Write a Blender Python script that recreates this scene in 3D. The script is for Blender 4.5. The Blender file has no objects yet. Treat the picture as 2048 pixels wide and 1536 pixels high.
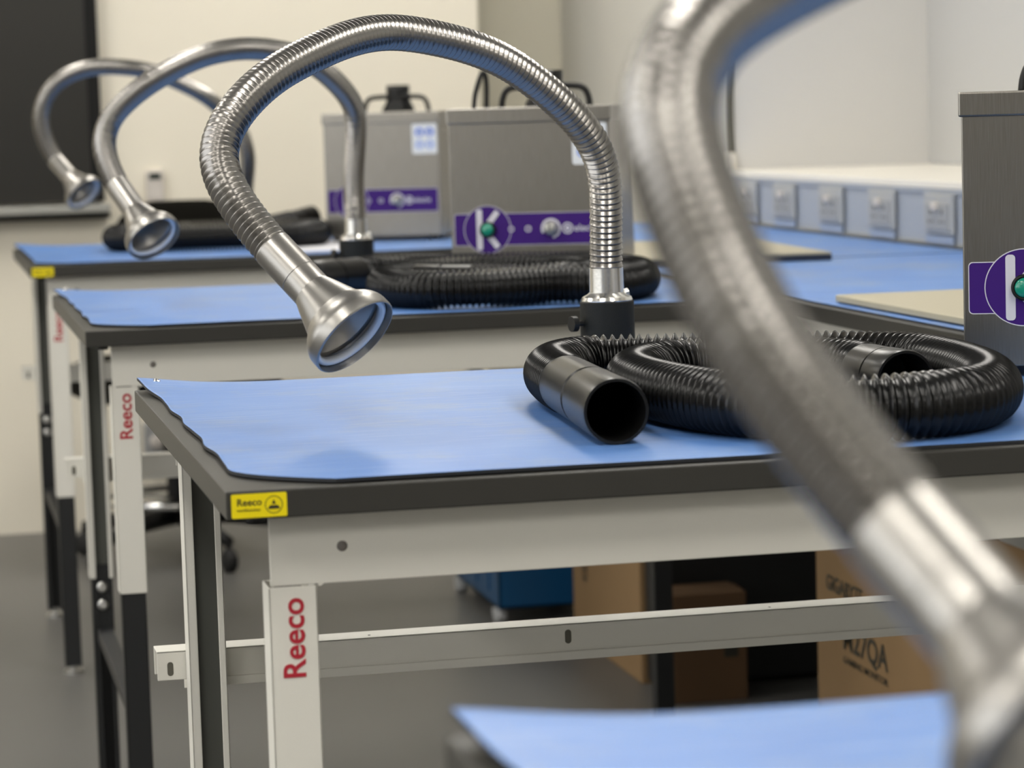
import bpy, bmesh, math, random
from mathutils import Vector, Matrix, Quaternion
random.seed(7)
SC = bpy.context.scene
COL = SC.collection
HT = 0.747          # height of the bench tops above the floor
R = math.radians

# ------------------------------------------------------------------ materials
def newmat(name):
    m = bpy.data.materials.new(name); m.use_nodes = True
    nt = m.node_tree; b = nt.nodes['Principled BSDF']
    return m, nt, b

def mat(name, col, rough=.5, metal=0., bump=0., bscale=200., var=0., vscale=6., coat=0., spec=None, emit=None, alpha=None):
    m, nt, b = newmat(name)
    N, L = nt.nodes, nt.links
    b.inputs['Base Color'].default_value = (*col, 1)
    b.inputs['Roughness'].default_value = rough
    b.inputs['Metallic'].default_value = metal
    if spec is not None: b.inputs['Specular IOR Level'].default_value = spec
    if coat: b.inputs['Coat Weight'].default_value = coat; b.inputs['Coat Roughness'].default_value = .2
    if emit:
        b.inputs['Emission Color'].default_value = (*emit[0], 1); b.inputs['Emission Strength'].default_value = emit[1]
    tc = N.new('ShaderNodeTexCoord')
    if bump:
        n = N.new('ShaderNodeTexNoise'); n.inputs['Scale'].default_value = bscale; n.inputs['Detail'].default_value = 3
        L.new(tc.outputs['Object'], n.inputs['Vector'])
        bp = N.new('ShaderNodeBump'); bp.inputs['Strength'].default_value = bump; bp.inputs['Distance'].default_value = .001
        L.new(n.outputs['Fac'], bp.inputs['Height']); L.new(bp.outputs['Normal'], b.inputs['Normal'])
    if var:
        n = N.new('ShaderNodeTexNoise'); n.inputs['Scale'].default_value = vscale; n.inputs['Detail'].default_value = 5
        L.new(tc.outputs['Object'], n.inputs['Vector'])
        mx = N.new('ShaderNodeMix'); mx.data_type = 'RGBA'
        mx.inputs['A'].default_value = (*[c * (1 - var) for c in col], 1)
        mx.inputs['B'].default_value = (*[min(1, c * (1 + var)) for c in col], 1)
        L.new(n.outputs['Fac'], mx.inputs['Factor']); L.new(mx.outputs['Result'], b.inputs['Base Color'])
    return m

M = {}
M['paint'] = mat('warm white powder coat', (.72, .705, .645), .45, bump=.12, bscale=900)
M['tray'] = mat('dark grey worktop edge', (.028, .027, .023), .45, bump=.15, bscale=700)
M['black_paint'] = mat('black powder coat', (.010, .011, .012), .5, bump=.1, bscale=900)
M['zinc'] = mat('zinc bolt', (.62, .62, .60), .3, 1.)
M['chrome'] = mat('chrome', (.75, .75, .74), .12, 1.)
M['hood'] = mat('satin aluminium', (.33, .318, .298), .34, 1., bump=.05, bscale=500)
M['ferrule'] = mat('polished aluminium', (.78, .77, .74), .20, 1., bump=.04, bscale=300)
M['tube'] = mat('flexible steel tube', (.29, .278, .262), .25, 1., var=.12, vscale=30)
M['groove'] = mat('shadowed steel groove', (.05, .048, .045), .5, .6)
M['liner'] = mat('dark grey inner leg', (.085, .088, .078), .5)
M['hole_grey'] = mat('grey recessed screw', (.17, .155, .14), .6)
M['gasket'] = mat('white plastic gasket', (.72, .74, .76), .35)
M['black_plastic'] = mat('black moulded plastic', (.007, .007, .007), .42, spec=.3, bump=.05, bscale=400)
M['hose'] = mat('black ribbed hose plastic', (.0035, .0035, .0035), .24, spec=.36)
M['cuff'] = mat('satin black rubber cuff', (.006, .006, .0058), .30, spec=.36)
M['hollow'] = mat('black hollow', (.002, .002, .002), .9)
M['post'] = mat('black crackle post', (.010, .011, .010), .6, spec=.25, bump=.4, bscale=1200)
M['rubber'] = mat('black rubber', (.008, .008, .008), .7)
M['purple'] = mat('purple print', (.042, .010, .150), .5, spec=.2)
M['white_print'] = mat('white print', (.62, .61, .66), .4)
M['blue_print'] = mat('blue print', (.03, .13, .62), .4)
M['pale_blue_print'] = mat('pale blue print', (.25, .36, .72), .4)
M['sticker'] = mat('white sticker', (.72, .75, .78), .4)
M['green'] = mat('green lens', (.008, .26, .17), .18, coat=.6)
M['yellow'] = mat('yellow label', (.80, .66, .0), .4)
M['black_print'] = mat('black print', (.02, .018, .01), .5)
M['red_print'] = mat('dark red print', (.42, .018, .035), .45)
M['cream_wall'] = mat('cream wall paint', (.80, .75, .635), .7, bump=.1, bscale=150, var=.02)
M['grey_wall'] = mat('soft grey wall paint', (.57, .56, .52), .7, bump=.1, bscale=150, var=.02)
M['panel_wall'] = mat('beige grey panel paint', (.60, .57, .47), .6, var=.02)
M['dim_wall'] = mat('mid grey wall paint', (.32, .31, .29), .8, var=.04)
M['ceiling'] = mat('ceiling tile paint', (.42, .41, .385), .9, bump=.2, bscale=80, var=.03)
M['blind'] = mat('pale grey blind cloth', (.50, .50, .49), .8, bump=.1, bscale=500)
M['reveal'] = mat('pale grey window reveal', (.66, .65, .63), .7)
M['sill'] = mat('bright white sill laminate', (.86, .82, .73), .35)
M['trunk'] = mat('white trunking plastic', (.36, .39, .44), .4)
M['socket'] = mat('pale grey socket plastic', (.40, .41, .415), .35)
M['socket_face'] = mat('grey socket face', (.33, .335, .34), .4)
M['dark_trim'] = mat('dark window trim', (.10, .095, .075), .5)
M['undershadow'] = mat('blue grey recess', (.30, .36, .48), .5)  # shadow tone for the strip under each socket
M['screen'] = mat('matt black display glass', (.020, .019, .016), .30, var=.15, vscale=2)
M['alu'] = mat('grey aluminium rail', (.42, .42, .39), .4, .6)
M['lcd'] = mat('dark lcd', (.025, .035, .03), .25)
M['white_plastic'] = mat('white controller plastic', (.60, .56, .52), .4)
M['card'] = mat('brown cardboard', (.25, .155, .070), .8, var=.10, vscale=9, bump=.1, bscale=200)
M['card_dark'] = mat('shaded cardboard and tape brown', (.10, .052, .020), .8, var=.1, vscale=9)  # shade on the small carton is in this brown; tape and print share it
M['blue_plastic'] = mat('deep blue crate plastic', (.004, .065, .17), .4)
M['board'] = mat('beige board', (.41, .375, .275), .55, var=.03, vscale=4)
M['board_edge'] = mat('dark navy board edge', (.012, .02, .04), .6)
M['paper'] = mat('white paper', (.70, .70, .74), .6)
M['fabric'] = mat('black chair fabric', (.006, .0055, .004), .95, spec=.12, bump=.3, bscale=600)
M['mat_under'] = mat('black mat underside', (.010, .012, .016), .6)

def floor_mat():
    m, nt, b = newmat('grey vinyl floor'); N, L = nt.nodes, nt.links
    tc = N.new('ShaderNodeTexCoord')
    n = N.new('ShaderNodeTexNoise'); n.inputs['Scale'].default_value = 350; n.inputs['Detail'].default_value = 4
    n2 = N.new('ShaderNodeTexNoise'); n2.inputs['Scale'].default_value = 1.2; n2.inputs['Detail'].default_value = 3
    L.new(tc.outputs['Object'], n.inputs['Vector']); L.new(tc.outputs['Object'], n2.inputs['Vector'])
    a = N.new('ShaderNodeMath'); a.operation = 'ADD'
    L.new(n.outputs['Fac'], a.inputs[0]); L.new(n2.outputs['Fac'], a.inputs[1])
    r = N.new('ShaderNodeValToRGB')
    r.color_ramp.elements[0].position = .5; r.color_ramp.elements[0].color = (.084, .082, .078, 1)
    r.color_ramp.elements[1].position = 1.5 if False else 1.0; r.color_ramp.elements[1].color = (.126, .123, .117, 1)
    L.new(a.outputs[0], r.inputs['Fac']); L.new(r.outputs['Color'], b.inputs['Base Color'])
    b.inputs['Roughness'].default_value = .42
    return m
M['floor'] = floor_mat()

def brushed():
    m, nt, b = newmat('vertically brushed stainless steel'); N, L = nt.nodes, nt.links
    tc = N.new('ShaderNodeTexCoord'); mp = N.new('ShaderNodeMapping')
    mp.inputs['Scale'].default_value = (2300, 2300, 30)
    n = N.new('ShaderNodeTexNoise'); n.inputs['Scale'].default_value = 1; n.inputs['Detail'].default_value = 3
    L.new(tc.outputs['Object'], mp.inputs['Vector']); L.new(mp.outputs['Vector'], n.inputs['Vector'])
    r = N.new('ShaderNodeValToRGB')
    r.color_ramp.elements[0].position = .3; r.color_ramp.elements[0].color = (.25, .235, .21, 1)
    r.color_ramp.elements[1].position = .75; r.color_ramp.elements[1].color = (.34, .322, .29, 1)
    L.new(n.outputs['Fac'], r.inputs['Fac']); L.new(r.outputs['Color'], b.inputs['Base Color'])
    bp = N.new('ShaderNodeBump'); bp.inputs['Strength'].default_value = .12; bp.inputs['Distance'].default_value = .0004
    L.new(n.outputs['Fac'], bp.inputs['Height']); L.new(bp.outputs['Normal'], b.inputs['Normal'])
    b.inputs['Metallic'].default_value = 1; b.inputs['Roughness'].default_value = .30
    b.inputs['Anisotropic'].default_value = .3
    return m
M['brushed'] = brushed()

def mat_blue():
    m, nt, b = newmat('blue bench mat rubber'); N, L = nt.nodes, nt.links
    tc = N.new('ShaderNodeTexCoord')
    # broad rubbed patches
    n1 = N.new('ShaderNodeTexNoise'); n1.inputs['Scale'].default_value = 5; n1.inputs['Detail'].default_value = 5
    n1.inputs['Distortion'].default_value = 1.2
    L.new(tc.outputs['Object'], n1.inputs['Vector'])
    r1 = N.new('ShaderNodeValToRGB')
    r1.color_ramp.elements[0].position = .35; r1.color_ramp.elements[0].color = (.080, .205, .530, 1)
    r1.color_ramp.elements[1].position = .75; r1.color_ramp.elements[1].color = (.125, .262, .575, 1)
    L.new(n1.outputs['Fac'], r1.inputs['Fac'])
    # fine pale scratches
    mp = N.new('ShaderNodeMapping'); mp.inputs['Scale'].default_value = (14, 260, 1); mp.inputs['Rotation'].default_value = (0, 0, .5)
    n2 = N.new('ShaderNodeTexNoise'); n2.inputs['Scale'].default_value = 1; n2.inputs['Detail'].default_value = 4; n2.inputs['Distortion'].default_value = .6
    L.new(tc.outputs['Object'], mp.inputs['Vector']); L.new(mp.outputs['Vector'], n2.inputs['Vector'])
    r2 = N.new('ShaderNodeValToRGB')
    r2.color_ramp.elements[0].position = .53; r2.color_ramp.elements[0].color = (0, 0, 0, 1)
    r2.color_ramp.elements[1].position = .68; r2.color_ramp.elements[1].color = (.24, .24, .24, 1)
    L.new(n2.outputs['Fac'], r2.inputs['Fac'])
    mx = N.new('ShaderNodeMix'); mx.data_type = 'RGBA'; mx.inputs['B'].default_value = (.42, .50, .68, 1)
    L.new(r2.outputs['Color'], mx.inputs['Factor']); L.new(r1.outputs['Color'], mx.inputs['A'])
    n4 = N.new('ShaderNodeTexNoise'); n4.inputs['Scale'].default_value = 7; n4.inputs['Detail'].default_value = 6; n4.inputs['Roughness'].default_value = .7
    L.new(tc.outputs['Object'], n4.inputs['Vector'])
    r4 = N.new('ShaderNodeValToRGB')
    r4.color_ramp.elements[0].position = .50; r4.color_ramp.elements[0].color = (0, 0, 0, 1)
    r4.color_ramp.elements[1].position = .66; r4.color_ramp.elements[1].color = (.45, .45, .45, 1)
    L.new(n4.outputs['Fac'], r4.inputs['Fac'])
    m4 = N.new('ShaderNodeMix'); m4.data_type = 'RGBA'; m4.inputs['B'].default_value = (.24, .30, .40, 1)
    L.new(r4.outputs['Color'], m4.inputs['Factor']); L.new(mx.outputs['Result'], m4.inputs['A'])
    L.new(m4.outputs['Result'], b.inputs['Base Color'])
    b.inputs['Roughness'].default_value = .42
    b.inputs['Specular IOR Level'].default_value = .5
    n3 = N.new('ShaderNodeTexNoise'); n3.inputs['Scale'].default_value = 900
    L.new(tc.outputs['Object'], n3.inputs['Vector'])
    bp = N.new('ShaderNodeBump'); bp.inputs['Strength'].default_value = .12; bp.inputs['Distance'].default_value = .0005
    L.new(n3.outputs['Fac'], bp.inputs['Height']); L.new(bp.outputs['Normal'], b.inputs['Normal'])
    return m
M['blue_mat'] = mat_blue()

# ------------------------------------------------------------------ helpers
def link(o, parent=None):
    COL.objects.link(o)
    if parent is not None: o.parent = parent
    return o

def tag(o, label=None, cat=None, group=None, kind=None):
    if label: o['label'] = label
    if cat: o['category'] = cat
    if group: o['group'] = group
    if kind: o['kind'] = kind
    return o

def thing(name, label, cat, loc=(0, 0, 0), rz=0., group=None):
    o = bpy.data.objects.new(name, None); COL.objects.link(o)
    o.empty_display_size = .05
    o.location = loc; o.rotation_euler = (0, 0, rz)
    return tag(o, label, cat, group)

class MB:
    """collects shapes into one mesh"""
    def __init__(s): s.v = []; s.f = []; s.mi = []; s.sm = []
    def add(s, verts, faces, mi=0, smooth=False):
        n = len(s.v); s.v += [tuple(v) for v in verts]
        for f in faces: s.f.append([i + n for i in f]); s.mi.append(mi); s.sm.append(smooth)
        return s
    def box(s, x0, x1, y0, y1, z0, z1, bev=0., mi=0, mtx=None):
        bm = bmesh.new(); bmesh.ops.create_cube(bm, size=1)
        for v in bm.verts:
            v.co = Vector(((x0 + x1) / 2 + v.co.x * (x1 - x0), (y0 + y1) / 2 + v.co.y * (y1 - y0), (z0 + z1) / 2 + v.co.z * (z1 - z0)))
        if bev: bmesh.ops.bevel(bm, geom=bm.edges[:], offset=bev, segments=2, affect='EDGES', profile=.6)
        if mtx is not None: bm.transform(mtx)
        bm.verts.index_update()
        s.add([v.co[:] for v in bm.verts], [[v.index for v in f.verts] for f in bm.faces], mi)
        bm.free(); return s
    def sweep(s, pts, radii, seg=24, cap=(False, False), mi=0, smooth=True):
        """rings of the given radii about the given centres"""
        P = [Vector(p) for p in pts]; n = len(P)
        T = []
        for i in range(n):
            a = P[max(i - 1, 0)]; b = P[min(i + 1, n - 1)]
            t = b - a
            if t.length < 1e-9: t = T[-1] if T else (P[-1] - P[0])
            T.append(t.normalized())
        ref = Vector((0, 0, 1)) if abs(T[0].z) < .9 else Vector((1, 0, 0))
        nrm = (ref - T[0] * ref.dot(T[0])).normalized()
        V = []; F = []
        for i in range(n):
            nrm = (nrm - T[i] * nrm.dot(T[i])).normalized(); bi = T[i].cross(nrm)
            for k in range(seg):
                a = 2 * math.pi * k / seg
                V.append(P[i] + (nrm * math.cos(a) + bi * math.sin(a)) * radii[i])
            if i:
                o0 = (i - 1) * seg; o1 = i * seg
                for k in range(seg):
                    k2 = (k + 1) % seg; F.append((o0 + k, o0 + k2, o1 + k2, o1 + k))
        if cap[0]: F.append(tuple(range(seg))[::-1])
        if cap[1]: F.append(tuple(range((n - 1) * seg, n * seg)))
        return s.add(V, F, mi, smooth)
    def stripe(s, nring, period, which, seg, mi, start):
        for i in range(1, nring):
            if (i - 1) % period in which:
                for k in range(seg): s.mi[start + (i - 1) * seg + k] = mi
        return s
    def lathe(s, base, axis, prof, seg=40, mi=0, smooth=True):
        """prof: (distance along axis, radius) pairs, may fold back on itself"""
        base = Vector(base); ax = Vector(axis).normalized()
        ref = Vector((0, 0, 1)) if abs(ax.z) < .9 else Vector((1, 0, 0))
        n1 = (ref - ax * ref.dot(ax)).normalized(); n2 = ax.cross(n1)
        V = []; F = []
        for i, (d, r) in enumerate(prof):
            for k in range(seg):
                a = 2 * math.pi * k / seg
                V.append(base + ax * d + (n1 * math.cos(a) + n2 * math.sin(a)) * max(r, 1e-5))
            if i:
                for k in range(seg):
                    k2 = (k + 1) % seg; F.append(((i - 1) * seg + k, (i - 1) * seg + k2, i * seg + k2, i * seg + k))
        return s.add(V, F, mi, smooth)
    def cyl(s, p0, p1, r, seg=24, mi=0):
        p0 = Vector(p0); p1 = Vector(p1); L = (p1 - p0).length
        return s.lathe(p0, p1 - p0, [(0, 0), (0, r * .97), (L * .03, r), (L * .97, r), (L, r * .97), (L, 0)], seg, mi, False)
    def prism(s, outline, z0, z1, mi=0, mtx=None):
        """outline in the x,y plane extruded along z"""
        n = len(outline)
        V = [(x, y, z0) for x, y in outline] + [(x, y, z1) for x, y in outline]
        if mtx is not None: V = [tuple(mtx @ Vector(v)) for v in V]
        F = [tuple(range(n))[::-1], tuple(range(n, 2 * n))] + [(i, (i + 1) % n, n + (i + 1) % n, n + i) for i in range(n)]
        return s.add(V, F, mi)
    def build(s, name, mats, parent=None, bevel=0., sharp=0):
        me = bpy.data.meshes.new(name); me.from_pydata(s.v, [], s.f)
        for m_ in (mats if isinstance(mats, (list, tuple)) else [mats]): me.materials.append(m_)
        me.polygons.foreach_set('material_index', s.mi)
        me.polygons.foreach_set('use_smooth', s.sm)
        me.update()
        bm = bmesh.new(); bm.from_mesh(me); bmesh.ops.recalc_face_normals(bm, faces=bm.faces[:]); bm.to_mesh(me); bm.free()
        if sharp: me.set_sharp_from_angle(angle=R(sharp))
        o = bpy.data.objects.new(name, me); link(o, parent)
        if bevel:
            b = o.modifiers.new('bevel', 'BEVEL'); b.width = bevel; b.segments = 2; b.limit_method = 'ANGLE'
        return o

def shift(o, v):
    for k in range(3): o.location[k] += v[k]
    return o

def catmull(pts, step=.004):
    P = [Vector(p) for p in pts]
    P = [P[0] * 2 - P[1]] + P + [P[-1] * 2 - P[-2]]
    out = []
    for i in range(1, len(P) - 2):
        a, b, c, d = P[i - 1], P[i], P[i + 1], P[i + 2]
        n = max(2, int((c - b).length / step))
        for k in range(n):
            t = k / n
            out.append(.5 * ((2 * b) + (c - a) * t + (2 * a - 5 * b + 4 * c - d) * t * t + (3 * b - a - 3 * c + d) * t ** 3))
    out.append(P[-2].copy())
    return out

def relax(pts, it=6):
    P = [p.copy() for p in pts]
    for _ in range(it):
        Q = [P[0]] + [(P[i - 1] + P[i] * 2 + P[i + 1]) / 4 for i in range(1, len(P) - 1)] + [P[-1]]
        P = Q
    return P

def at_arclen(P):
    S = [0.]
    for i in range(1, len(P)): S.append(S[-1] + (P[i] - P[i - 1]).length)
    def f(s):
        s = min(max(s, 0), S[-1]); lo, hi = 0, len(S) - 1
        while hi - lo > 1:
            m = (lo + hi) // 2
            if S[m] <= s: lo = m
            else: hi = m
        d = S[hi] - S[lo]
        return P[lo].lerp(P[hi], 0 if d < 1e-9 else (s - S[lo]) / d)
    return f, S[-1]

def ribbed(path, pitch, prof, seg):
    """path -> centres and radii of a corrugated tube; prof = (fraction of pitch, radius)"""
    f, Ltot = at_arclen(path); n = int(Ltot / pitch); pitch = Ltot / n
    C, Rr = [], []
    for i in range(n):
        for t, r in prof: C.append(f((i + t) * pitch)); Rr.append(r)
    C.append(f(Ltot)); Rr.append(prof[0][1])
    return C, Rr

def text_mesh(name, s, size, m, parent, mtx, extr=.0002, bold=0., sx=1., align='LEFT'):
    cu = bpy.data.curves.new(name, 'FONT'); cu.body = s; cu.size = size; cu.extrude = extr; cu.offset = bold
    cu.align_x = align; cu.resolution_u = 4
    o = bpy.data.objects.new(name + '_src', cu); COL.objects.link(o)
    bpy.context.view_layer.update()
    dg = bpy.context.evaluated_depsgraph_get()
    me = bpy.data.meshes.new_from_object(o.evaluated_get(dg)); me.name = name
    bpy.data.objects.remove(o); bpy.data.curves.remove(cu)
    me.transform(mtx @ Matrix.Diagonal((sx, 1, 1, 1)))
    me.materials.clear(); me.materials.append(m)
    t = bpy.data.objects.new(name, me); link(t, parent)
    return t

def rrect(x0, x1, y0, y1, r, n=6):
    out = []
    for cx, cy, a0 in ((x1 - r, y1 - r, 0), (x0 + r, y1 - r, 90), (x0 + r, y0 + r, 180), (x1 - r, y0 + r, 270)):
        for k in range(n + 1):
            a = R(a0 + 90 * k / n); out.append((cx + r * math.cos(a), cy + r * math.sin(a)))
    return out

def disc(cx, cy, r, n=40): return [(cx + r * math.cos(2 * math.pi * k / n), cy + r * math.sin(2 * math.pi * k / n)) for k in range(n)]
# maps a flat x,y drawing with thickness along +z onto a face that looks along -Y: x->X, y->Z, z->-Y
FRONT = Matrix(((1, 0, 0, 0), (0, 0, -1, 0), (0, 1, 0, 0), (0, 0, 0, 1)))
# the same for a face that looks along -X: x -> -Y, y -> Z, z -> -X
LEFTF = Matrix(((0, 0, -1, 0), (-1, 0, 0, 0), (0, 1, 0, 0), (0, 0, 0, 1)))

# ------------------------------------------------------------------ room
XL, YN, YB, XR, ZC = -3.4, -4.6, 4.97, 1.50, 2.45
def struct(name, mb, m): return tag(mb.build(name, m), kind='structure')
struct('floor', MB().box(XL - .1, 2.2, YN - .1, 5.45, -.06, 0), M['floor'])
struct('ceiling', MB().box(XL - .1, 2.2, YN - .1, 5.45, ZC, ZC + .06), M['ceiling'])
b = MB().box(XL - .1, 1.223, YB, YB + .1, 0, ZC)
struct('wall_back', b, M['cream_wall'])
struct('wall_back_recess', MB().box(1.19, 1.62, 5.30, 5.40, 0, ZC).box(1.19, 1.223, YB + .1, 5.30, 0, ZC), M['panel_wall'])
struct('wall_left', MB().box(XL - .1, XL, YN, YB, 0, ZC), M['grey_wall'])
struct('wall_front', MB().box(XL - .1, 2.2, YN - .1, YN, 0, ZC), M['dim_wall'])
struct('wall_right_far', MB().box(1.515, 1.60, 3.765, 5.30, 0, ZC), M['grey_wall'])
b = MB()                       # full height wall beyond the window
b.box(1.56, 2.10, YN, 3.765, 0, HT + .085)                              # wall under the window
b.box(1.56, 1.96, YN, 3.765, HT + 1.25, ZC)                            # head over the window
struct('wall_right', b, M['grey_wall'])
struct('trim_1', MB().box(1.500, 1.514, 3.752, 3.768, HT + .150, HT + 1.3), M['dark_trim'])
struct('window_1', MB().box(1.95, 1.965, YN, 3.765, HT + .115, HT + 1.25), M['blind'])
struct('trim_2', MB().box(1.497, 1.955, YN, 3.77, HT + .100, HT + .1135, .002).box(1.49, 1.515, 3.745, 3.775, HT + .1135, HT + .150, .003), M['sill'])

struct('trim_3', MB().box(1.5145, 1.955, 3.757, 3.7645, HT + .1135, HT + 1.25), M['reveal'])

# ceiling light panels (also light the room)
def ceiling_light(x, y, w, l, power, col=(1, .96, .89)):
    t = thing('ceiling_light', 'flush white ceiling light panel', 'light', (x, y, ZC), 0, 'ceiling light panels above the room')
    MB().box(-w / 2 - .03, w / 2 + .03, -l / 2 - .03, l / 2 + .03, -.012, 0, .003).build('frame', M['paint'], t)
    d = MB().box(-w / 2, w / 2, -l / 2, l / 2, -.018, -.010)
    m = mat('light diffuser', (.9, .9, .85), .5, emit=(col, power))
    d.build('diffuser', m, t)
LIGHTS = [(-2.4, -3.2), (-2.4, -.9), (-2.4, 1.6), (-2.4, 3.9), (-.7, -3.2), (-.7, -.9), (-.7, 1.6), (-.7, 3.9), (.95, -3.2), (.95, -.9), (.95, 1.6), (.95, 3.9)]
for x, y in LIGHTS: ceiling_light(x, y, .30, 1.25, 17.)
w = bpy.data.worlds.new('World'); SC.world = w; w.use_nodes = True
w.node_tree.nodes['Background'].inputs['Color'].default_value = (.9, .92, 1, 1)
w.node_tree.nodes['Background'].inputs['Strength'].default_value = .25
# area lamp added at the left wall to brighten left faces and tubes
def area(name, loc, rot, sx, sy, e, col):
    l = bpy.data.lights.new(name, 'AREA'); l.shape = 'RECTANGLE'; l.size = sx; l.size_y = sy; l.energy = e; l.color = col
    o = bpy.data.objects.new(name, l); COL.objects.link(o); o.location = loc; o.rotation_euler = rot; return o
area('left_side_light', (-3.35, -.2, 1.45), (0, R(-90), 0), 1.3, 5.0, 48, (.95, .97, 1))

# ------------------------------------------------------------------ wall things
t = thing('wall_display', 'large matt black display on the cream back wall with a grey pen rail beneath', 'display', (-.3, YB, HT))
MB().box(-.95, .575, -.030, 0, .062, .95, .004).build('screen', M['screen'], t)
MB().box(.545, .575, -.034, -.029, .062, .95, .001).build('bezel', M['hollow'], t)
MB().box(-.98, .585, -.075, 0, .036, .056, .003).build('pen_rail', M['alu'], t)
MB().box(-.98, .585, -.060, 0, .022, .034, .002).build('rail_base', M['hollow'], t)

t = thing('wall_controller', 'small white wall controller with a dark screen on the cream back wall', 'thermostat', (.400, YB, HT + .098))
MB().box(-.021, .021, -.018, 0, -.040, .034, .003).build('body', M['white_plastic'], t)
MB().box(-.014, .014, -.020, -.017, .012, .028, .001).build('lcd_screen', M['lcd'], t)
t = thing('wall_junction_box', 'pale grey junction box low on the back wall, seen behind the second bench', 'box', (.400, YB, .215))
MB().box(-.055, .055, -.05, 0, -.045, .045, .003).build('enclosure', M['socket_face'], t)
MB().lathe((-.025, -.05, 0), (0, -1, 0), [(0, .017), (.006, .017), (.008, .014), (.008, 0)], 24).build('round_cap', M['white_plastic'], t)

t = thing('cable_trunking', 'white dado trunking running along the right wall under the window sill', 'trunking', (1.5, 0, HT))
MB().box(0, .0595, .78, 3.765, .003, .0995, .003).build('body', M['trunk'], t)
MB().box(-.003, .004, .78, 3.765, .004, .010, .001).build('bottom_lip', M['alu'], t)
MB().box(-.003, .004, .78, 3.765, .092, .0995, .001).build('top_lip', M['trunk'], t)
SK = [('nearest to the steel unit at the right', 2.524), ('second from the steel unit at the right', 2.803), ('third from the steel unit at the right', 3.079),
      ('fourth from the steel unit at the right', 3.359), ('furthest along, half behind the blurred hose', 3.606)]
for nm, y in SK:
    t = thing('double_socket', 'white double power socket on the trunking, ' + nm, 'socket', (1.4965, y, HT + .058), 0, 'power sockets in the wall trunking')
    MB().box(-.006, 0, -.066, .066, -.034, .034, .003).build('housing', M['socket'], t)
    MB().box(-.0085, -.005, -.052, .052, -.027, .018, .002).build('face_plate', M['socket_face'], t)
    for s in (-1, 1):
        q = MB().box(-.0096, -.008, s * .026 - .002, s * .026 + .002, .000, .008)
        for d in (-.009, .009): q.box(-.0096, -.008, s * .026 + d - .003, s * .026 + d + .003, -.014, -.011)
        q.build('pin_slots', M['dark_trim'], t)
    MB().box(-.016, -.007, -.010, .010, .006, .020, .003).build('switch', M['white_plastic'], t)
    MB().box(-.004, 0, -.062, .062, -.050, -.036, .001).build('shadow_band', M['undershadow'], t)  # strip coloured as the shadow beneath the housing

# ------------------------------------------------------------------ benches
def channel(x0, x1, y0, y1, z0, z1, open_dir, mb, lip=.0085, t=.0018):
    """upright C section with inward lips, open towards open_dir (+1 / -1 in Y)"""
    mb.box(x0, x0 + t, y0, y1, z0, z1); mb.box(x1 - t, x1, y0, y1, z0, z1)
    yw = (y0, y0 + t) if open_dir > 0 else (y1 - t, y1)
    yl = (y1 - t, y1) if open_dir > 0 else (y0, y0 + t)
    mb.box(x0, x1, yw[0], yw[1], z0, z1)
    mb.box(x0, x0 + lip, yl[0], yl[1], z0, z1); mb.box(x1 - lip * .75, x1, yl[0], yl[1], z0, z1)
    return mb

def leg(t, x, front, split, crossz, H=HT):
    """one telescopic leg as a part with its sub-parts"""
    y0, y1 = (.031, .066) if front else (.636, .671)
    top = H - (.073 if front else .022)
    mb = MB(); channel(x, x + .034, y0, y1, split, top, 1 if front else -1, mb)
    lg = mb.build('leg', M['paint'], t, .0008)
    if not front: MB().box(x + .0025, x + .0315, y0 + .0105, y0 + .033, split, H - .03).build('inner_liner', M['liner'], lg)
    ins = MB()
    channel(x + .002, x + .032, y0 + .002, y1 - .002, .014, split, 1 if front else -1, ins)
    if not front: ins.box(x + .003, x + .031, y0 + .004, y0 + .006, crossz, split + .02)
    ins.build('leg_insert', M['black_paint'], lg, .0006)
    MB().cyl((x + .017, (y0 + y1) / 2, 0), (x + .017, (y0 + y1) / 2, .006), .017, 20).cyl((x + .017, (y0 + y1) / 2, .005), (x + .017, (y0 + y1) / 2, .016), .006, 12).build('foot', M['zinc'], lg)
    if not front:
        for dz in (.013, .039):
            MB().lathe((x + .017, y0 + .004, split - dz), (0, -1, 0), [(0, .0085), (.003, .008), (.005, .0055), (.005, .003), (.0035, 0)], 20).build('bolt', M['zinc'], lg)
    return lg

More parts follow.
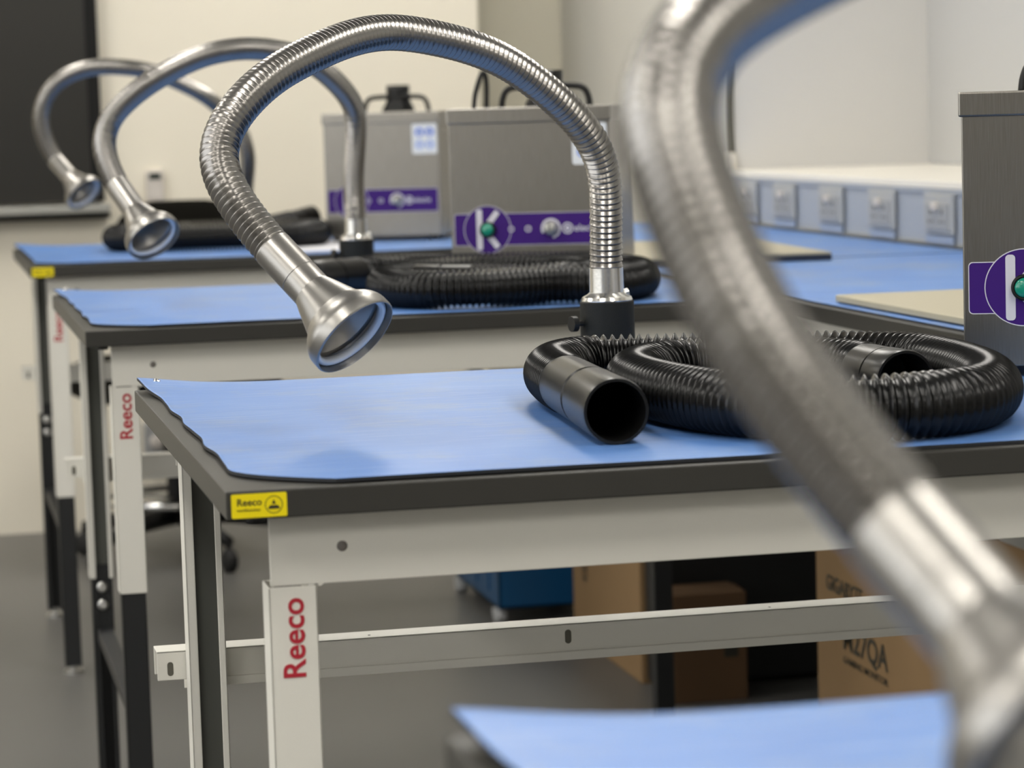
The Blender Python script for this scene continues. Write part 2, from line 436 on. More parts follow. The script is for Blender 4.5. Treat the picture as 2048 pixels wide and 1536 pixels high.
def mat_sheet(name, parent, Lx, Dy, x_edge, curl, cfun=None, y0=.010, y1m=.008, x1=None, flare=.013):
    nx, ny = 70, 90
    xr = Lx - .012 if x1 is None else x1
    V = []
    def height(x, y):
        cx = x_edge - flare; d = math.hypot(x - cx, (Dy - .008) - y)
        h = curl * math.exp(-(d / .055) ** 1.5)
        h += .0010 * math.exp(-((x - cx) / .02)) * (.5 + .5 * math.sin(y * 37 + 1))
        h += .0004 * (1 + math.sin(x * 9 + y * 7))
        return h
    for lay in (0, 1):
        for j in range(ny + 1):
            v = j / ny; y = y0 + (Dy - y1m - y0) * (v ** 1.25)
            xl = x_edge + .0013 * math.sin(y * 43 + .6) + .0005 * math.sin(y * 71)
            xl -= flare * math.exp(-((Dy - .008 - y) / .055) ** 1.6)
            if y < .10: xl += .062 * (max(0, 1 - (y - y0) / (.10 - y0))) ** 2.2
            for i in range(nx + 1):
                u = (i / nx) ** 1.4; x = xl + (xr - xl) * u
                yy = y
                if curl > 0: yy += .004 * math.exp(-((x - x_edge) / .05) ** 2) * v ** 8
                V.append((x, yy, .0004 + height(x, y) + (.0026 if lay else 0)))
    n = (nx + 1) * (ny + 1); F = []; mi = []
    for j in range(ny):
        for i in range(nx):
            a = j * (nx + 1) + i; F.append((a, a + nx + 1, a + nx + 2, a + 1)); mi.append(1)
            F.append((n + a, n + a + 1, n + a + nx + 2, n + a + nx + 1)); mi.append(0)
    def side(ids):
        for a, b_ in zip(ids[:-1], ids[1:]): F.append((a, b_, n + b_, n + a)); mi.append(1)
    side([i for i in range(nx + 1)]); side([ny * (nx + 1) + i for i in range(nx + 1)])
    side([j * (nx + 1) for j in range(ny + 1)]); side([j * (nx + 1) + nx for j in range(ny + 1)])
    mb = MB(); mb.v = V; mb.f = [list(f) for f in F]; mb.mi = mi; mb.sm = [m_ == 0 for m_ in mi]
    return mb.build(name, [M['blue_mat'], M['mat_under']], parent)

def red_word(parent, x_base, z0, y, size=.0222):
    # reads upwards: text x -> +Z, text y -> -X
    m = Matrix(((0, -1, 0, x_base), (0, 0, -1, y), (1, 0, 0, z0), (0, 0, 0, 1)))
    return text_mesh('maker_word', 'Reeco', size, M['red_print'], parent, m, .0002, .0004, 1.02)

def workbench(label, y0, x0=0., Lx=.89, curl=.008, esd=True, fsplit=.416, rsplit=.338, right_legs=False, stud=True, word=True, D=.75):
    t = thing('workbench', label, 'workbench', (x0, y0, 0), 0, 'row of parallel workbenches')
    H = HT
    MB().box(0, Lx, 0, D, H - .020, H, .0014).build('worktop', M['tray'], t)
    ap = MB()
    ap.box(.032, Lx - .004, .030, .0322, H - .0720, H - .0208, .0007)
    ap.box(.032, Lx - .004, .030, .052, H - .0225, H - .0205)
    ap.box(.0665, Lx - .004, .032, .046, H - .0715, H - .070)
    ap.prism([(.0655, H - .0735), (.0655, H - .0715), (.0700, H - .0715), (.0672, H - .0735)], -.0320, -.0302, 0, FRONT)
    apron = ap.build('front_apron', M['paint'], t)
    MB().lathe((.0830, .0301, H - .0465), (0, -1, 0), [(0, .0038), (.0003, .0038), (.0003, 0)], 24).build('apron_hole', M['hole_grey'], apron)
    MB().box(.032, Lx - .004, .705, .7072, H - .068, H - .0208, .0007).box(.032, Lx - .004, .69, .707, H - .0225, H - .0205).build('rear_apron', M['paint'], t)
    MB().box(.036, .060, .052, .70, H - .030, H - .0208, .001).build('side_rail', M['alu'], t)
    # rear stretcher, U channel open below
    zt = H - .2365
    s = MB()
    s.box(.004, Lx - .004, .6725, .706, zt - .0016, zt)
    s.box(.004, Lx - .004, .6725, .6741, zt - .0270, zt)
    s.box(.004, Lx - .004, .7044, .706, zt - .0270, zt)
    s.prism([(.028, zt - .0348), (Lx - .02, zt - .0348), (Lx - .02, zt - .0265), (.028, zt - .0265)], -.6715, -.6700, 0, FRONT)
    st = s.build('rear_stretcher', M['paint'], t, .0006)
    def slot(cx, cz, w_, h_, y):
        MB().prism(rrect(cx - w_ / 2, cx + w_ / 2, cz - h_ / 2, cz + h_ / 2, w_ / 2 - .0001, 6), -y, -y + .0002, 0, FRONT).build('slot', M['dark_trim'], st)
    slot(.016, zt - .0165, .0055, .0130, .6724)
    slot(.395, zt - .0125, .0062, .0135, .6724)
    slot(.78, zt - .0125, .0062, .0135, .6724)
    for cx in (.205, .60):
        MB().prism(disc(cx, .684, .0013, 16), zt, zt + .0002).build('pilot_hole', M['hollow'], st)
    crossz = .262
    front = leg(t, .0305, True, fsplit, crossz)
    leg(t, .0305, False, rsplit, crossz)
    MB().box(.038, .060, .060, .640, .246, .264, .0015).build('foot_crossbar', M['black_paint'], t)
    if right_legs:
        leg(t, Lx - .066, True, fsplit, crossz); leg(t, Lx - .066, False, rsplit, crossz)
        MB().box(Lx - .060, Lx - .038, .060, .640, .246, .264, .0015).build('foot_crossbar', M['black_paint'], t)
    if word: red_word(front, .0543, H - .1385, .0307)
    for x, y in ((.022, .020), (.022, .36)):
        MB().cyl((x, y, H - .0245), (x, y, H - .0200), .0065, 16).build('rubber_pad', M['rubber'], t)
    if stud:
        MB().lathe((.019, D - .020, H + .0085), (0, 0, 1), [(0, .0045), (.001, .0045), (.0018, .003), (.0018, .0024), (.0032, .0024), (.0034, .0012), (.0024, 0)], 20).build('earth_stud', M['chrome'], t)
    mat_sheet('bench_mat', t, Lx, D, .0140, curl).location = (0, 0, H)
    if esd:
        e = MB().prism(rrect(.0035, .0415, H - .0185, H - .0020, .0012), .0001, .0006, 0, FRONT).build('warning_label', M['yellow'], t)
        e['label'] = 'yellow earthing label'
        text_mesh('label_word', 'Reeco', .0068, M['black_print'], e, FRONT @ Matrix.Translation((.0070, H - .0100, .0007)), .0001, .0001)
        text_mesh('label_line', 'workbenches', .0030, M['black_print'], e, FRONT @ Matrix.Translation((.0070, H - .0140, .0007)), .0001)
        q = MB()
        for k in range(32):
            a0, a1 = 2 * math.pi * k / 32, 2 * math.pi * (k + 1) / 32
            cx, cz = .0325, H - .0102
            q.add([tuple(FRONT @ Vector((cx + r_ * math.cos(a), cz + r_ * math.sin(a), .0008))) for a, r_ in ((a0, .0056), (a1, .0056), (a1, .0061), (a0, .0061))], [(0, 1, 2, 3)])
        q.prism([(cx - .0042, cz - .0028), (cx + .0042, cz - .0028), (cx + .0028, cz - .0004), (cx - .0028, cz - .0004)], .0007, .0009, 0, FRONT)
        q.prism([(cx - .0014, cz + .0006), (cx + .0014, cz + .0006), (cx, cz + .0036)], .0007, .0009, 0, FRONT)
        q.build('label_symbol', M['black_print'], e)
    return t

workbench('nearest white-framed workbench at the bottom edge, blurred, its blue mat corner curling up', -1.524, curl=.009, esd=False, stud=False, Lx=.93, right_legs=True)
workbench('white-framed blue-matted workbench in sharp focus with a readable yellow label on its edge', 0., curl=.009, Lx=.955, right_legs=True)
workbench('second white-framed blue-matted workbench, behind the sharply focused one, without a yellow label', 1.524, .004, curl=.006, esd=False, Lx=.885, rsplit=.338)
workbench('furthest white-framed blue-matted workbench, nearest the back wall, with a blurred yellow label', 3.132, .010, curl=.008, fsplit=.326, rsplit=.418, Lx=.879, stud=False)

def side_bench(label, y0, y1):
    t = thing('side_bench', label, 'workbench', (.894, y0, 0), 0, 'benches along the right wall')
    W = .600; L = y1 - y0; H = HT
    MB().box(0, W, 0, L, H - .020, H, .0014).build('worktop', M['tray'], t)
    a = MB().box(.030, .0322, .02, L - .02, H - .072, H - .0208, .0007).box(.03, .05, .02, L - .02, H - .0225, H - .0205).build('front_apron', M['paint'], t)
    for yy in (.62, .655):
        MB().lathe((.0299, yy, H - .045), (-1, 0, 0), [(0, .0026), (.0003, .0026), (.0003, 0)], 16).build('apron_hole', M['hollow'], a)
    for yy, xx in (((.03, .05), (.03, .54), (L - .07, .54)) if y0 < 1 else ((.03, .05), (L - .07, .05), (L - .07, .54))):
        mb = MB().box(xx, xx + .034, yy, yy + .034, .34, H - .02)
        lg = mb.build('leg', M['paint'], t, .0008)
        MB().box(xx + .002, xx + .032, yy + .002, yy + .032, .0, .34).build('leg_insert', M['black_paint'], lg, .0006)
    q = MB()
    q.box(.012, W - .008, .008, L - .006, H + .0004, H + .0030, .0008, 0)
    q.box(.0118, W - .0078, .0078, L - .0058, H + .0002, H + .0022, 0, 1)
    q.build('bench_mat', [M['blue_mat'], M['mat_under']], t)
side_bench('blue-topped side bench along the right wall beside the right-hand steel unit', .80, 2.348)
side_bench('blue-topped side bench along the right wall beyond the thin seam, further from the viewer', 2.356, 3.92)

def board(label, x0, x1, y0, y1):
    t = thing('beige_board', label, 'board', (x0, y0, HT + .0032), 0, 'flat beige boards on the side benches')
    MB().prism(rrect(0, x1 - x0, 0, y1 - y0, .012), .0020, .0095).build('top_sheet', M['board'], t, .001)
    MB().prism(rrect(.004, x1 - x0 - .004, .003, y1 - y0 - .003, .010), .0, .0022).build('dark_base', M['board_edge'], t)
board('flat beige board on the side bench just left of the right-hand steel unit', .917, 1.25, .93, 1.40)
t = thing('beige_board', 'beige board with dark front edge further along the side bench, behind the blurred arm', 'board', (.916, 2.275, HT + .0032), 0, 'flat beige boards on the side benches')
MB().prism([(.005, .02), (.300, 0), (.325, .56), (.02, .60)], .010, .0135).build('top_sheet', M['board'], t, .0006)
MB().prism([(.006, .022), (.302, .002), (.323, .556), (.022, .596)], .0, .0102).build('dark_base', M['board_edge'], t)

# ------------------------------------------------------------------ extraction arms
TUBE_PROF = [(0, .01440), (.07, .01555), (.13, .01620), (.24, .01620), (.32, .01560), (.74, .01550), (.84, .01420)]
def arm(label, pts, base, hood_end, seg=48, z_low=.096, sub=1):
    bx, by = base
    t = thing('fume_extractor', label, 'extraction arm', (bx, by, HT), 0, 'flexible fume extractors')
    off = Vector((bx, by, 0))
    P = [Vector(p) - off for p in pts]
    a = P[-1]; e = Vector(hood_end) - off
    ax = (e - a).normalized(); Lh = (e - a).length + .003
    k_ = Lh / .1045
    path = relax(catmull(P, .004), 45)
    # let the tube run straight into the sleeve
    C, Rr = ribbed(path, .0059, TUBE_PROF, seg)
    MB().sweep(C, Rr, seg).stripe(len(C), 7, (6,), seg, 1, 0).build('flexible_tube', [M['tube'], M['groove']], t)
    s = a - ax * .003
    MB().lathe(s, ax, [(0, .0148), (0, .0160), (.0012, .0163), (.0342 * k_, .0163), (.0346 * k_, .01605)], seg).build('sleeve', M['hood'], t, sharp=12)
    pr = [(.0346, .01605), (.0350, .0163), (.0354, .0163), (.0505, .0163), (.0512, .0164), (.0520, .0168), (.0600, .0200), (.0770, .0263), (.0785, .0269), (.0800, .0280), (.0850, .0326), (.0885, .0352), (.0920, .0368), (.0940, .0374), (.0950, .0376), (.0956, .0377), (.1020, .0378), (.1035, .0377), (.1045, .0370),
          (.1045, .0364), (.1035, .0362), (.0960, .0356), (.0900, .0340), (.0880, .0315), (.0800, .0262), (.0570, .0160), (.0347, .0150)]
    pr = [(d_ * k_, r_) for d_, r_ in pr]
    hd = MB().lathe(s, ax, pr, seg).build('hood', M['hood'], t, sharp=12)
    MB().lathe(s, ax, [(d_ * k_, r_) for d_, r_ in [(.0940, .0352), (.0975, .0352), (.0992, .0345), (.1000, .0332), (.0996, .0314), (.0978, .0300), (.0940, .0300), (.0940, .0352)]], seg).build('gasket_ring', M['gasket'], hd)
    # foot: ferrule, black socket, clamp
    MB().lathe((0, 0, .064), (0, 0, 1), [(0, .0248), (.003, .0250), (.006, .0238), (.0085, .0190), (.0105, .0168), (.030, .0164), (.034, .0164), (.0345, .0150)], seg).build('ferrule', M['ferrule'], t, sharp=20)
    MB().lathe((0, 0, .0045), (0, 0, 1), [(0, 0), (0, .0262), (.002, .0266), (.056, .0262), (.0605, .0262), (.0615, .0254), (.0615, .0200)], seg).build('socket', M['post'], t, sharp=25)
    k = MB(); k.cyl((-.025, -.006, .0455), (-.034, -.008, .0455), .0026, 12); k.cyl((-.033, -.008, .0455), (-.0385, -.0095, .0455), .0075, 20)
    k.build('thumb_screw', M['black_plastic'], t)
    c = MB().box(-.030, .030, -.024, .032, .0030, .0085, .001).box(-.030, .030, .0245, .032, -.050, .006, .001).box(-.030, .030, -.012, .032, -.056, -.050, .001)
    cl = c.build('clamp_bracket', M['black_paint'], t)
    MB().cyl((0, .004, -.053), (0, .004, -.0235), .005, 14).cyl((0, .004, -.066), (0, .004, -.056), .012, 16).build('clamp_screw', M['zinc'], cl)
    MB().cyl((-.024, -.020, .018), (-.041, -.024, .0215), .0028, 12).cyl((-.040, -.024, .021), (-.0435, -.0245, .0222), .0058, 16).build('side_screw', M['zinc'], t)
    MB().cyl((.0185, .004, .0725), (.0225, .0045, .0735), .0040, 14).build('set_screw', M['zinc'], t)
    return t

A_ = [(.457, .732, .093), (.457, .730, .122), (.4565, .725, .1492), (.4556, .718, .1797), (.4448, .7031, .2127), (.4121, .6832, .2505), (.3558, .6532, .2914), (.3048, .6255, .3119), (.2337, .5836, .3246), (.1875, .5412, .3199), (.1492, .5024, .3075), (.1023, .4561, .2867), (.0675, .4198, .2595), (.0496, .4007, .236), (.0453, .3897, .22), (.0483, .3719, .2024), (.058, .3522, .1816), (.0714, .337, .1612), (.0818, .323, .1471)]
arm('bright ribbed steel extraction arm in sharp focus on the labelled workbench', A_, (.457, .732), (.1352, .2655, .0796))
B_ = [(.459, 2.256, .093), (.459, 2.252, .12), (.4545, 2.240, .1446), (.4554, 2.2154, .2007), (.4560, 2.1961, .2361), (.4518, 2.1788, .2575), (.4417, 2.1604, .2774), (.4065, 2.1304, .3112), (.3619, 2.1018, .3389), (.2958, 2.0659, .3502), (.2468, 2.0351, .3477), (.202, 2.013, .3371), (.144, 1.9818, .3104), (.1061, 1.9669, .2853), (.0758, 1.9501, .2568), (.0635, 1.929, .2254), (.0671, 1.9046, .1952), (.078, 1.8788, .167)]
arm('ribbed steel extraction arm curving over the second workbench, softly blurred', B_, (.459, 2.256), (.1176, 1.8110, .0969), 32)
C_ = [(.487, 3.856, .093), (.488, 3.838, .12), (.4886, 3.7949, .1675), (.4807, 3.7694, .2036), (.4679, 3.7547, .2344), (.4287, 3.7261, .2737), (.3951, 3.695, .3003), (.3465, 3.6669, .325), (.3001, 3.6378, .3444), (.254, 3.6079, .3557), (.1844, 3.5824, .3608), (.1376, 3.5611, .3538), (.0943, 3.5375, .3325), (.0682, 3.5194, .3006), (.0577, 3.5081, .2684), (.0602, 3.494, .236), (.0737, 3.477, .1987), (.083, 3.464, .182)]
arm('furthest ribbed steel extraction arm, small and blurred in front of the black display', C_, (.487, 3.856), (.1309, 3.4072, .1185), 32)
E_ = [(.457, -.794, .093), (.457, -.797, .14), (.448, -.805, .20), (.41, -.82, .262), (.34, -.845, .305), (.25, -.875, .325), (.17, -.905, .318), (.12, -.927, .303), (.0923, -.9399, .2922), (.067, -.9662, .2823), (.0504, -.984, .2738), (.04, -.9931, .2634), (.0347, -1.0033, .253), (.0309, -1.0192, .2397), (.0315, -1.0306, .2305), (.0337, -1.037, .2228), (.0346, -1.049, .2079), (.0367, -1.0663, .1936), (.0399, -1.0838, .1798), (.0467, -1.097, .166), (.0533, -1.1101, .1525), (.0604, -1.1232, .1394), (.0655, -1.1330, .1305)]
arm('large out-of-focus ribbed steel extraction arm crossing the foreground at the right', E_, (.457, -.794), (.0905, -1.1971, .0841))

# ------------------------------------------------------------------ coiled black hoses
HOSE_PROF = [(0, .0200), (.16, .0206), (.32, .0236), (.46, .0250), (.60, .0236), (.78, .0206)]
def cuff(t, p, d, L_=.10, seg=40, r=.0245):
    d = Vector(d).normalized()
    c = MB().lathe(p, d, [(-.004, .020), (-.002, .0225), (0, .0238), (L_ * .10, .0240), (L_ * .50, .0242), (L_ * .505, .0228), (L_ * .545, .0228), (L_ * .55, .0246), (L_ * .62, r), (L_ * .97, r + .0008), (L_, r), (L_, r - .0022), (L_ * .94, r - .003), (L_ * .2, .020)], seg).build('cuff', M['cuff'], t, sharp=30)
    MB().lathe(p, d, [(L_ * .90, .0218), (L_ * .4, .0205), (L_ * .3, 0)], seg).build('bore', M['hollow'], c)

def hose(label, pts, L1, L2, seg=36, pitch=.0078, z0=.0282):
    p0 = Vector(pts[0]); t = thing('ribbed_hose', label, 'hose', (p0.x, p0.y, HT), 0, 'coiled black extraction hoses')
    P = [Vector((p[0] - p0.x, p[1] - p0.y, (p[2] if len(p) > 2 else z0))) for p in pts]
    path = relax(catmull(P, .005), 10)
    C, Rr = ribbed(path, pitch, HOSE_PROF, seg)
    MB().sweep(C, Rr, seg).build('corrugated_tube', M['hose'], t)
    if L1: cuff(t, path[0], path[0] - path[4], L1)
    if L2: cuff(t, path[-1], path[-1] - path[-5], L2)
    return t
hose('coiled black ribbed hose in focus on the labelled workbench, its open cuff facing left',
     [(.3185, .325), (.3235, .385), (.336, .450), (.374, .497), (.429, .490), (.50, .462), (.575, .432), (.632, .375), (.640, .30), (.628, .20), (.600, .115), (.555, .060), (.49, .045), (.43, .072), (.390, .14), (.372, .24), (.376, .33), (.405, .395), (.446, .418), (.50, .402), (.545, .372), (.565, .335), (.567, .300)], .215, .085, 40)
hose('coiled black ribbed hose on the second workbench, blurred behind the focused arm',
     [(.418, 2.000), (.445, 2.022), (.490, 2.018), (.545, 1.975), (.60, 1.938, .030), (.66, 1.905, .030), (.715, 1.865, .030), (.750, 1.79), (.752, 1.70), (.722, 1.61), (.66, 1.566), (.60, 1.585), (.51, 1.575), (.440, 1.60), (.408, 1.67), (.418, 1.76), (.47, 1.825), (.55, 1.845, .032), (.61, 1.825, .034), (.665, 1.78, .032), (.678, 1.71), (.645, 1.658), (.585, 1.655), (.52, 1.69)], .10, .08, 28)
hose('coiled black ribbed hose on the furthest workbench, half behind the hood of the second arm',
     [(.560, 3.695, .040), (.50, 3.66, .032), (.40, 3.66), (.28, 3.67), (.205, 3.62), (.200, 3.53), (.26, 3.46), (.36, 3.42), (.46, 3.40), (.55, 3.42), (.585, 3.49), (.53, 3.555), (.43, 3.56), (.34, 3.565)], .06, .07, 24)

# ------------------------------------------------------------------ steel extraction units
def unit(label, FL, phi=R(-22), cable=False):
    W, D = .232, .26
    t = thing('extraction_unit', label, 'fume extractor', (FL[0], FL[1], HT + .003), phi, 'steel fume extraction units')
    MB().box(0, W, 0, D, .010, .240, .0012).build('body', M['brushed'], t)
    MB().box(-.0025, W + .0025, -.0025, D + .0025, .2315, .2535, .0018).build('lid', M['brushed'], t)
    for x, y in ((.02, .02), (W - .02, .02), (.02, D - .02), (W - .02, D - .02)):
        MB().cyl((x, y, 0), (x, y, .0105), .011, 16).build('rubber_foot', M['rubber'], t)
    zc = .080
    g = MB().prism(rrect(.0045, .2275, zc - .0232, zc + .0232, .004), .0001, .0004, 0, FRONT).prism(disc(.0530, zc, .0345, 56), .0001, .00055, 0, FRONT).build('panel_border', M['white_print'], t)
    MB().prism(rrect(.0053, .2267, zc - .0224, zc + .0224, .0034), .0004, .0005, 0, FRONT).prism(disc(.0530, zc, .0336, 56), .0005, .0007, 0, FRONT).build('control_panel', M['purple'], t)['label'] = 'purple control strip with round badge'
    k = MB().prism(rrect(.0370, .0456, zc - .0292, zc + .0292, .0032), .0007, .0010, 0, FRONT)
    for sgn in (1, -1):
        d = Vector((.62, .785 * sgn, 0)).normalized(); nn = Vector((-d.y, d.x, 0)); p = Vector((.0540, zc + sgn * .008, 0)); e = p + d * .0225
        k.prism([tuple((q)[:2]) for q in (p - nn * .0042, e - nn * .0042, e + nn * .0042, p + nn * .0042)][::sgn], .0007, .0010, 0, FRONT)
    k.build('letter_k', M['white_print'], t)
    bt = MB().lathe((.0535, -.0008, zc), (0, -1, 0), [(0, .0118), (.004, .0118), (.006, .0108), (.006, .0092), (.004, .0088)], 32).build('power_button', M['black_plastic'], t)
    MB().lathe((.0535, -.0008, zc), (0, -1, 0), [(.0035, .0090), (.0065, .0086), (.0082, .0065), (.0088, .0035), (.009, 0)], 32).build('button_lens', M['green'], bt)['label'] = 'green button lens'
    for cx, r_ in ((.0875, .0042), (.1120, .0046)):
        MB().prism(disc(cx, zc, r_, 24), .0005, .0008, 0, FRONT).prism(disc(cx, zc, r_ * .62, 20), .0008, .0010, 1, FRONT).build('indicator', [M['white_print'], M['purple']], t)
    q = MB()
    for i in range(30):
        a0 = R(-80 + 290 * i / 30); a1 = R(-80 + 290 * (i + 1) / 30)
        q.add([tuple(FRONT @ Vector((.145 + r_ * math.cos(a), zc + r_ * math.sin(a), .0009))) for a, r_ in ((a0, .0112), (a1, .0112), (a1, .0144), (a0, .0144))], [(0, 1, 2, 3)])
    q.build('dial_scale', M['white_print'], t)
    kn = MB().lathe((.145, -.0005, zc), (0, -1, 0), [(0, .0100), (.003, .0100), (.004, .0086), (.014, .0080), (.0155, .0070), (.0155, 0)], 32).build('speed_knob', M['alu'], t)
    MB().box(.1442, .1458, -.0168, -.0155, zc, zc + .0075).build('pointer', M['hollow'], kn)
    q = MB()
    for i in range(28):
        a0, a1 = 2 * math.pi * i / 28, 2 * math.pi * (i + 1) / 28
        q.add([tuple(FRONT @ Vector((.1690 + r_ * math.cos(a), zc + r_ * math.sin(a), .0009))) for a, r_ in ((a0, .0058), (a1, .0058), (a1, .0080), (a0, .0080))], [(0, 1, 2, 3)])
    q.prism([(.1690, zc - .0045), (.1735, zc), (.1690, zc + .0045), (.1645, zc)], .0007, .0009, 0, FRONT)
    q.build('round_emblem', M['white_print'], t)
    text_mesh('maker_text', 'elecht', .0140, M['white_print'], t, FRONT @ Matrix.Translation((.1785, zc - .0045, .0008)), .0001, .0001)
    s = MB().prism(rrect(.1785, .2285, .1700, .2290, .004), .0001, .0004, 0, FRONT).build('safety_sticker', M['sticker'], t)
    s['label'] = 'white sticker with four blue discs'
    for i, (cx, cz) in enumerate(((.1935, .2125), (.2140, .2125), (.1935, .1880), (.2140, .1880))):
        pm = M['blue_print'] if i < 2 else M['pale_blue_print']
        d = MB().prism(disc(cx, cz, .0085, 28), .0004, .0006, 0, FRONT).build('blue_disc', pm, s)
        MB().prism(disc(cx, cz + .002, .0030, 16), .0006, .0008, 0, FRONT).prism(rrect(cx - .0035, cx + .0035, cz - .0055, cz - .0015, .001), .0006, .0008, 0, FRONT).build('pictogram', M['sticker'], d)
    # spigot and carrying handle on the lid
    cx, cy = .122, .150
    MB().lathe((cx, cy, .2530), (0, 0, 1), [(0, .0330), (.006, .0330), (.020, .0250), (.030, .0235)], 36).build('hose_spigot', M['black_plastic'], t)
    MB().lathe((cx, cy, .2830), (0, 0, 1), [(0, .0238), (.010, .0232), (.013, .0236), (.024, .0236), (.024, .0205), (.002, .020), (.002, 0)], 36).build('spigot_collar', M['cuff'], t)
    hp = catmull([(cx - .066, cy - .02, .252), (cx - .064, cy - .02, .266), (cx - .058, cy - .02, .278), (cx - .044, cy - .02, .283), (cx, cy - .02, .284), (cx + .044, cy - .02, .283), (cx + .058, cy - .02, .278), (cx + .064, cy - .02, .266), (cx + .066, cy - .02, .252)], .003)
    MB().sweep(hp, [.0048] * len(hp), 14, (True, True)).build('carry_handle', M['black_plastic'], t)
    if cable:
        cp = catmull([(.015, .258, .08), (-.005, .285, .14), (-.012, .280, .22), (-.010, .272, .267), (0, .268, .30), (.006, .270, .308), (.008, .280, .290), (.004, .292, .22), (.008, .288, .15), (.022, .258, .11)], .006)
        MB().sweep(cp, [.0038] * len(cp), 12, (True, True)).build('power_cable', M['rubber'], t)
    return t
unit('brushed steel extraction unit cut off at the right, beside the coiled hose in focus', (.712, .450))
unit('brushed steel fume extraction unit with a purple strip and green button, behind the focused arm', (.564, 2.045), cable=True)
unit('furthest brushed steel fume extraction unit, its left half behind the second arm', (.612, 3.570))

t = thing('sheet_of_paper', 'white sheet of paper lying beside the far hose near the post of the second arm', 'paper', (.50, 3.22, HT + .0036))
MB().box(0, .11, 0, .42, 0, .0010, 0, 0, Matrix.Rotation(-.10, 4, 'Z')).build('sheet', M['paper'], t)

# ------------------------------------------------------------------ things under the side bench
def carton(name, label, x0, x1, y0, y1, h, m=None, cat='box', group=None):
    t = thing(name, label, cat, ((x0 + x1) / 2, (y0 + y1) / 2, 0), 0, group)
    w_, d_ = (x1 - x0) / 2, (y1 - y0) / 2
    MB().box(-w_, w_, -d_, d_, 0, h, .003).build('carton', m or M['card'], t)
    MB().box(-w_ - .0004, w_ + .0004, -.025, .025, h - .05, h + .0006).build('packing_tape', M['card_dark'], t)
    return t, w_, d_
c, w_, d_ = carton('cardboard_box', 'brown cardboard box with sideways black lettering under the far side bench', 1.008, 1.45, 2.715, 3.21, .43, group='cartons stored under the side benches')
# sideways word on its left face: text x -> +Z, text y -> +Y
mm = Matrix(((0, 0, -1, -w_ - .0008), (0, 1, 0, d_ - .115), (1, 0, 0, .115), (0, 0, 0, 1)))
text_mesh('sideways_word', 'GIGABYTE', .050, M['black_print'], c, mm, .0002, .0008)
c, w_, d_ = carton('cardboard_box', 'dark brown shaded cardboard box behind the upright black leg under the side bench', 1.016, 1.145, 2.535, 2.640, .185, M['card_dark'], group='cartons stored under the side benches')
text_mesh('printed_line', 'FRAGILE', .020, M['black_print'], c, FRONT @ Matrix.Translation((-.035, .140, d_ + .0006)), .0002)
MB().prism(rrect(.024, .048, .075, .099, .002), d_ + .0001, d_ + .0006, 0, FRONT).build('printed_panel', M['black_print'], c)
c, w_, d_ = carton('cardboard_box', 'brown monitor box with GIGABYTE lettering on its left side, under the near side bench', 1.000, 1.13, 1.10, 1.735, .44, group='cartons stored under the side benches')
def side_text(nm, s, yy, zz, size, bold=0., sx=1.):
    text_mesh(nm, s, size, M['black_print'], c, Matrix.Translation((-w_ - .0006, yy - (1.10 + 1.735) / 2, zz)) @ LEFTF, .0002, bold, sx)
side_text('maker_text', 'GIGABYTE', 1.690, .338, .030, .0006, 1.05)
side_text('model_text', 'M27QA', 1.625, .268, .046, .0010, 1.15)
side_text('small_text', 'GAMING MONITOR', 1.625, .248, .0135, .0001, 1.45)
MB().prism(rrect(-.40, -.20, .20, .33, .02), 0, .0001).build('printed_outline', M['card_dark'], c).location = (0, 0, -.0001)

t = thing('dark_gap_block', 'added black case-like block standing in for the dark gap between the cardboard boxes', 'case', (1.24, 2.678, 0))
MB().box(-.225, .20, -.030, .030, .008, .46, .006).build('shell', M['black_plastic'], t)  # added block, black for the shade between the boxes
MB().box(-.20, .18, -.0315, -.029, .30, .305).build('seam', M['hollow'], t)
for x in (-.19, .17):
    MB().cyl((x, 0, 0), (x, 0, .009), .012, 12).build('foot', M['rubber'], t)

t = thing('storage_crate', 'deep blue plastic crate on pale castors beside the far cardboard box', 'crate', (.995, 3.56, 0))
cr = MB()
cr.box(-.103, .12, -.21, .21, .03, .036, .001)
cr.box(-.103, -.098, -.21, .21, .03, .33, .001); cr.box(.115, .12, -.21, .21, .03, .33, .001)
cr.box(-.103, .12, -.21, -.205, .03, .33, .001); cr.box(-.103, .12, .205, .21, .03, .33, .001)
cr.build('tub', M['blue_plastic'], t)
MB().box(-.108, .125, -.215, .215, .31, .332, .003).build('rim', M['blue_plastic'], t)
for i, yy in enumerate((-.12, 0, .12)): MB().box(-.1065, -.102, yy - .006, yy + .006, .055, .31, .001).build('rib', M['blue_plastic'], t)
for x in (-.098, .10):
    for y in (-.19, .19):
        MB().lathe((x - .012, y, .0155), (1, 0, 0), [(0, 0), (0, .012), (.004, .0155), (.020, .0155), (.024, .012), (.024, 0)], 24).box(x - .014, x + .014, y - .008, y + .008, .0155, .032, .002).build('castor', M['socket'], t)

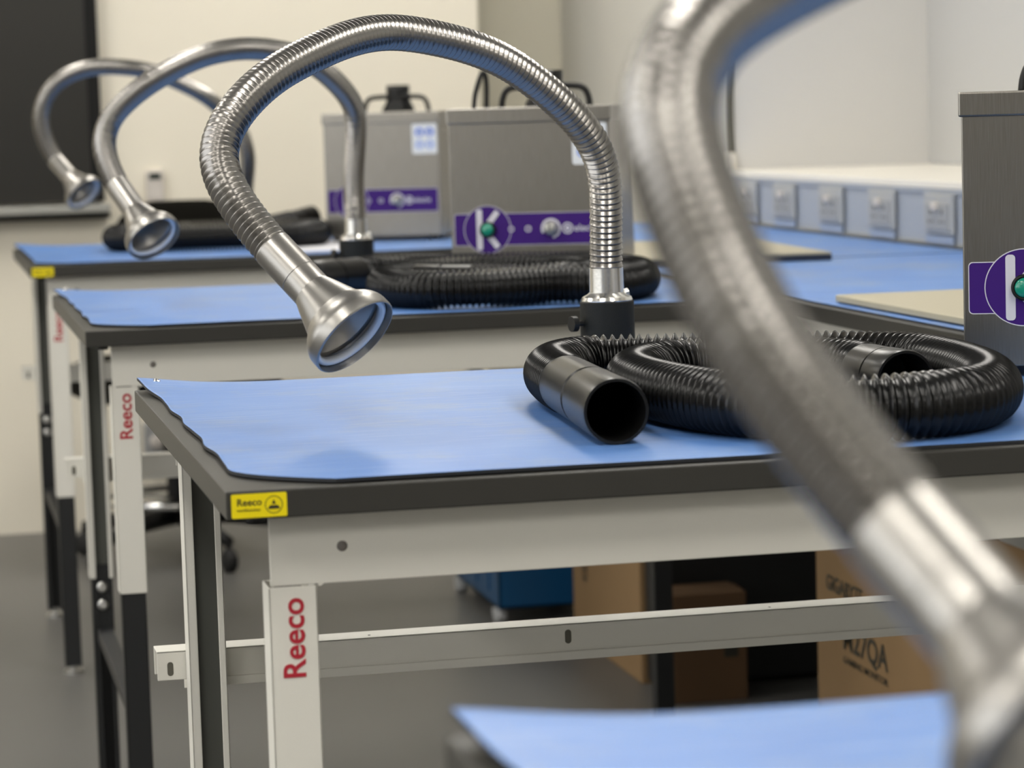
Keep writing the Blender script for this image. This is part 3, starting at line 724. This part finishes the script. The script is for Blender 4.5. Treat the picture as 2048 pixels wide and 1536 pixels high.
# ------------------------------------------------------------------ draughtsman chair behind the furthest bench
t = thing('draughting_chair', 'black draughtsman chair with a chrome foot ring standing behind the furthest bench', 'chair', (.375, 4.42, 0), R(8))
def cushion(mb, cx, cy, cz, rx, ry, rz, p=2.6, nu=40, nv=18, mtx=None):
    V = []; F = []
    sg = lambda v, e: math.copysign(abs(v) ** e, v)
    for j in range(nv + 1):
        ph = -math.pi / 2 + math.pi * j / nv
        for i in range(nu):
            th = 2 * math.pi * i / nu; e = 2 / p
            v = Vector((rx * sg(math.cos(ph), .55) * sg(math.cos(th), e), ry * sg(math.cos(ph), .55) * sg(math.sin(th), e), rz * sg(math.sin(ph), .8)))
            if mtx is not None: v = mtx @ v
            V.append((cx + v.x, cy + v.y, cz + v.z))
            if j: F.append(((j - 1) * nu + i, (j - 1) * nu + (i + 1) % nu, j * nu + (i + 1) % nu, j * nu + i))
    return mb.add(V, F, 0, True)
cushion(MB(), 0, 0, .420, .245, .215, .055).build('seat', M['fabric'], t)
cushion(MB(), .075, .185, .690, .165, .03, .125, 2.2).build('backrest', M['fabric'], t)
MB().box(.055, .095, .195, .215, .36, .66, .004).build('back_bracket', M['black_plastic'], t)
MB().cyl((0, 0, .10), (0, 0, .38), .024, 24).cyl((0, 0, .20), (0, 0, .30), .030, 24).build('gas_column', M['black_plastic'], t)
MB().box(-.05, .07, -.06, .06, .345, .372, .004).build('tilt_mechanism', M['black_plastic'], t)
rg = [(.165 * math.cos(2 * math.pi * k / 60), .165 * math.sin(2 * math.pi * k / 60), .145) for k in range(61)]
fr = MB().sweep(rg, [.0095] * 61, 12)
for k in range(4):
    a = R(45 + 90 * k); fr.cyl((.028 * math.cos(a), .028 * math.sin(a), .145), (.16 * math.cos(a), .16 * math.sin(a), .145), .006, 10)
fr.build('foot_ring', M['chrome'], t)
for k in range(5):
    a = R(-78 + 72 * k); c_, s_ = math.cos(a), math.sin(a)
    q = MB().sweep([(0.02 * c_, .02 * s_, .105), (.12 * c_, .12 * s_, .095), (.25 * c_, .25 * s_, .068)], [.026, .020, .013], 12, (True, True))
    sp = q.build('base_spoke', M['black_plastic'], t)
    MB().lathe((.25 * c_ - .012 * s_, .25 * s_ + .012 * c_, .026), (s_, -c_, 0), [(0, 0), (0, .022), (.004, .026), (.020, .026), (.024, .022), (.024, 0)], 20).cyl((.25 * c_, .25 * s_, .03), (.25 * c_, .25 * s_, .070), .007, 10).build('castor', M['rubber'], sp)

# ------------------------------------------------------------------ camera
cam = bpy.data.cameras.new('camera'); co = bpy.data.objects.new('camera', cam); COL.objects.link(co)
r_ = Vector((0.97605054, -0.21554477, -0.02942426)); u_ = Vector((0.04983228, 0.08986685, 0.99470634)); w_ = Vector((0.21175948, 0.97234994, -0.09845568))
mw = Matrix((( r_.x, u_.x, -w_.x, -0.20326777), (r_.y, u_.y, -w_.y, -1.8565988), (r_.z, u_.z, -w_.z, 0.25178567 + HT), (0, 0, 0, 1)))
co.matrix_world = mw
cam.sensor_width = 36; cam.lens = 5520.4 * 36 / 2048; cam.clip_start = .05
cam.dof.use_dof = True; cam.dof.focus_distance = 2.38; cam.dof.aperture_fstop = 9.7; cam.dof.aperture_blades = 0
SC.camera = co
SC.view_settings.view_transform = 'Standard'; SC.view_settings.look = 'None'; SC.view_settings.exposure = 0
SC.cycles.use_denoising = True
SC.cycles.max_bounces = 8; SC.cycles.diffuse_bounces = 4; SC.cycles.glossy_bounces = 5
SC.cycles.sample_clamp_indirect = 8
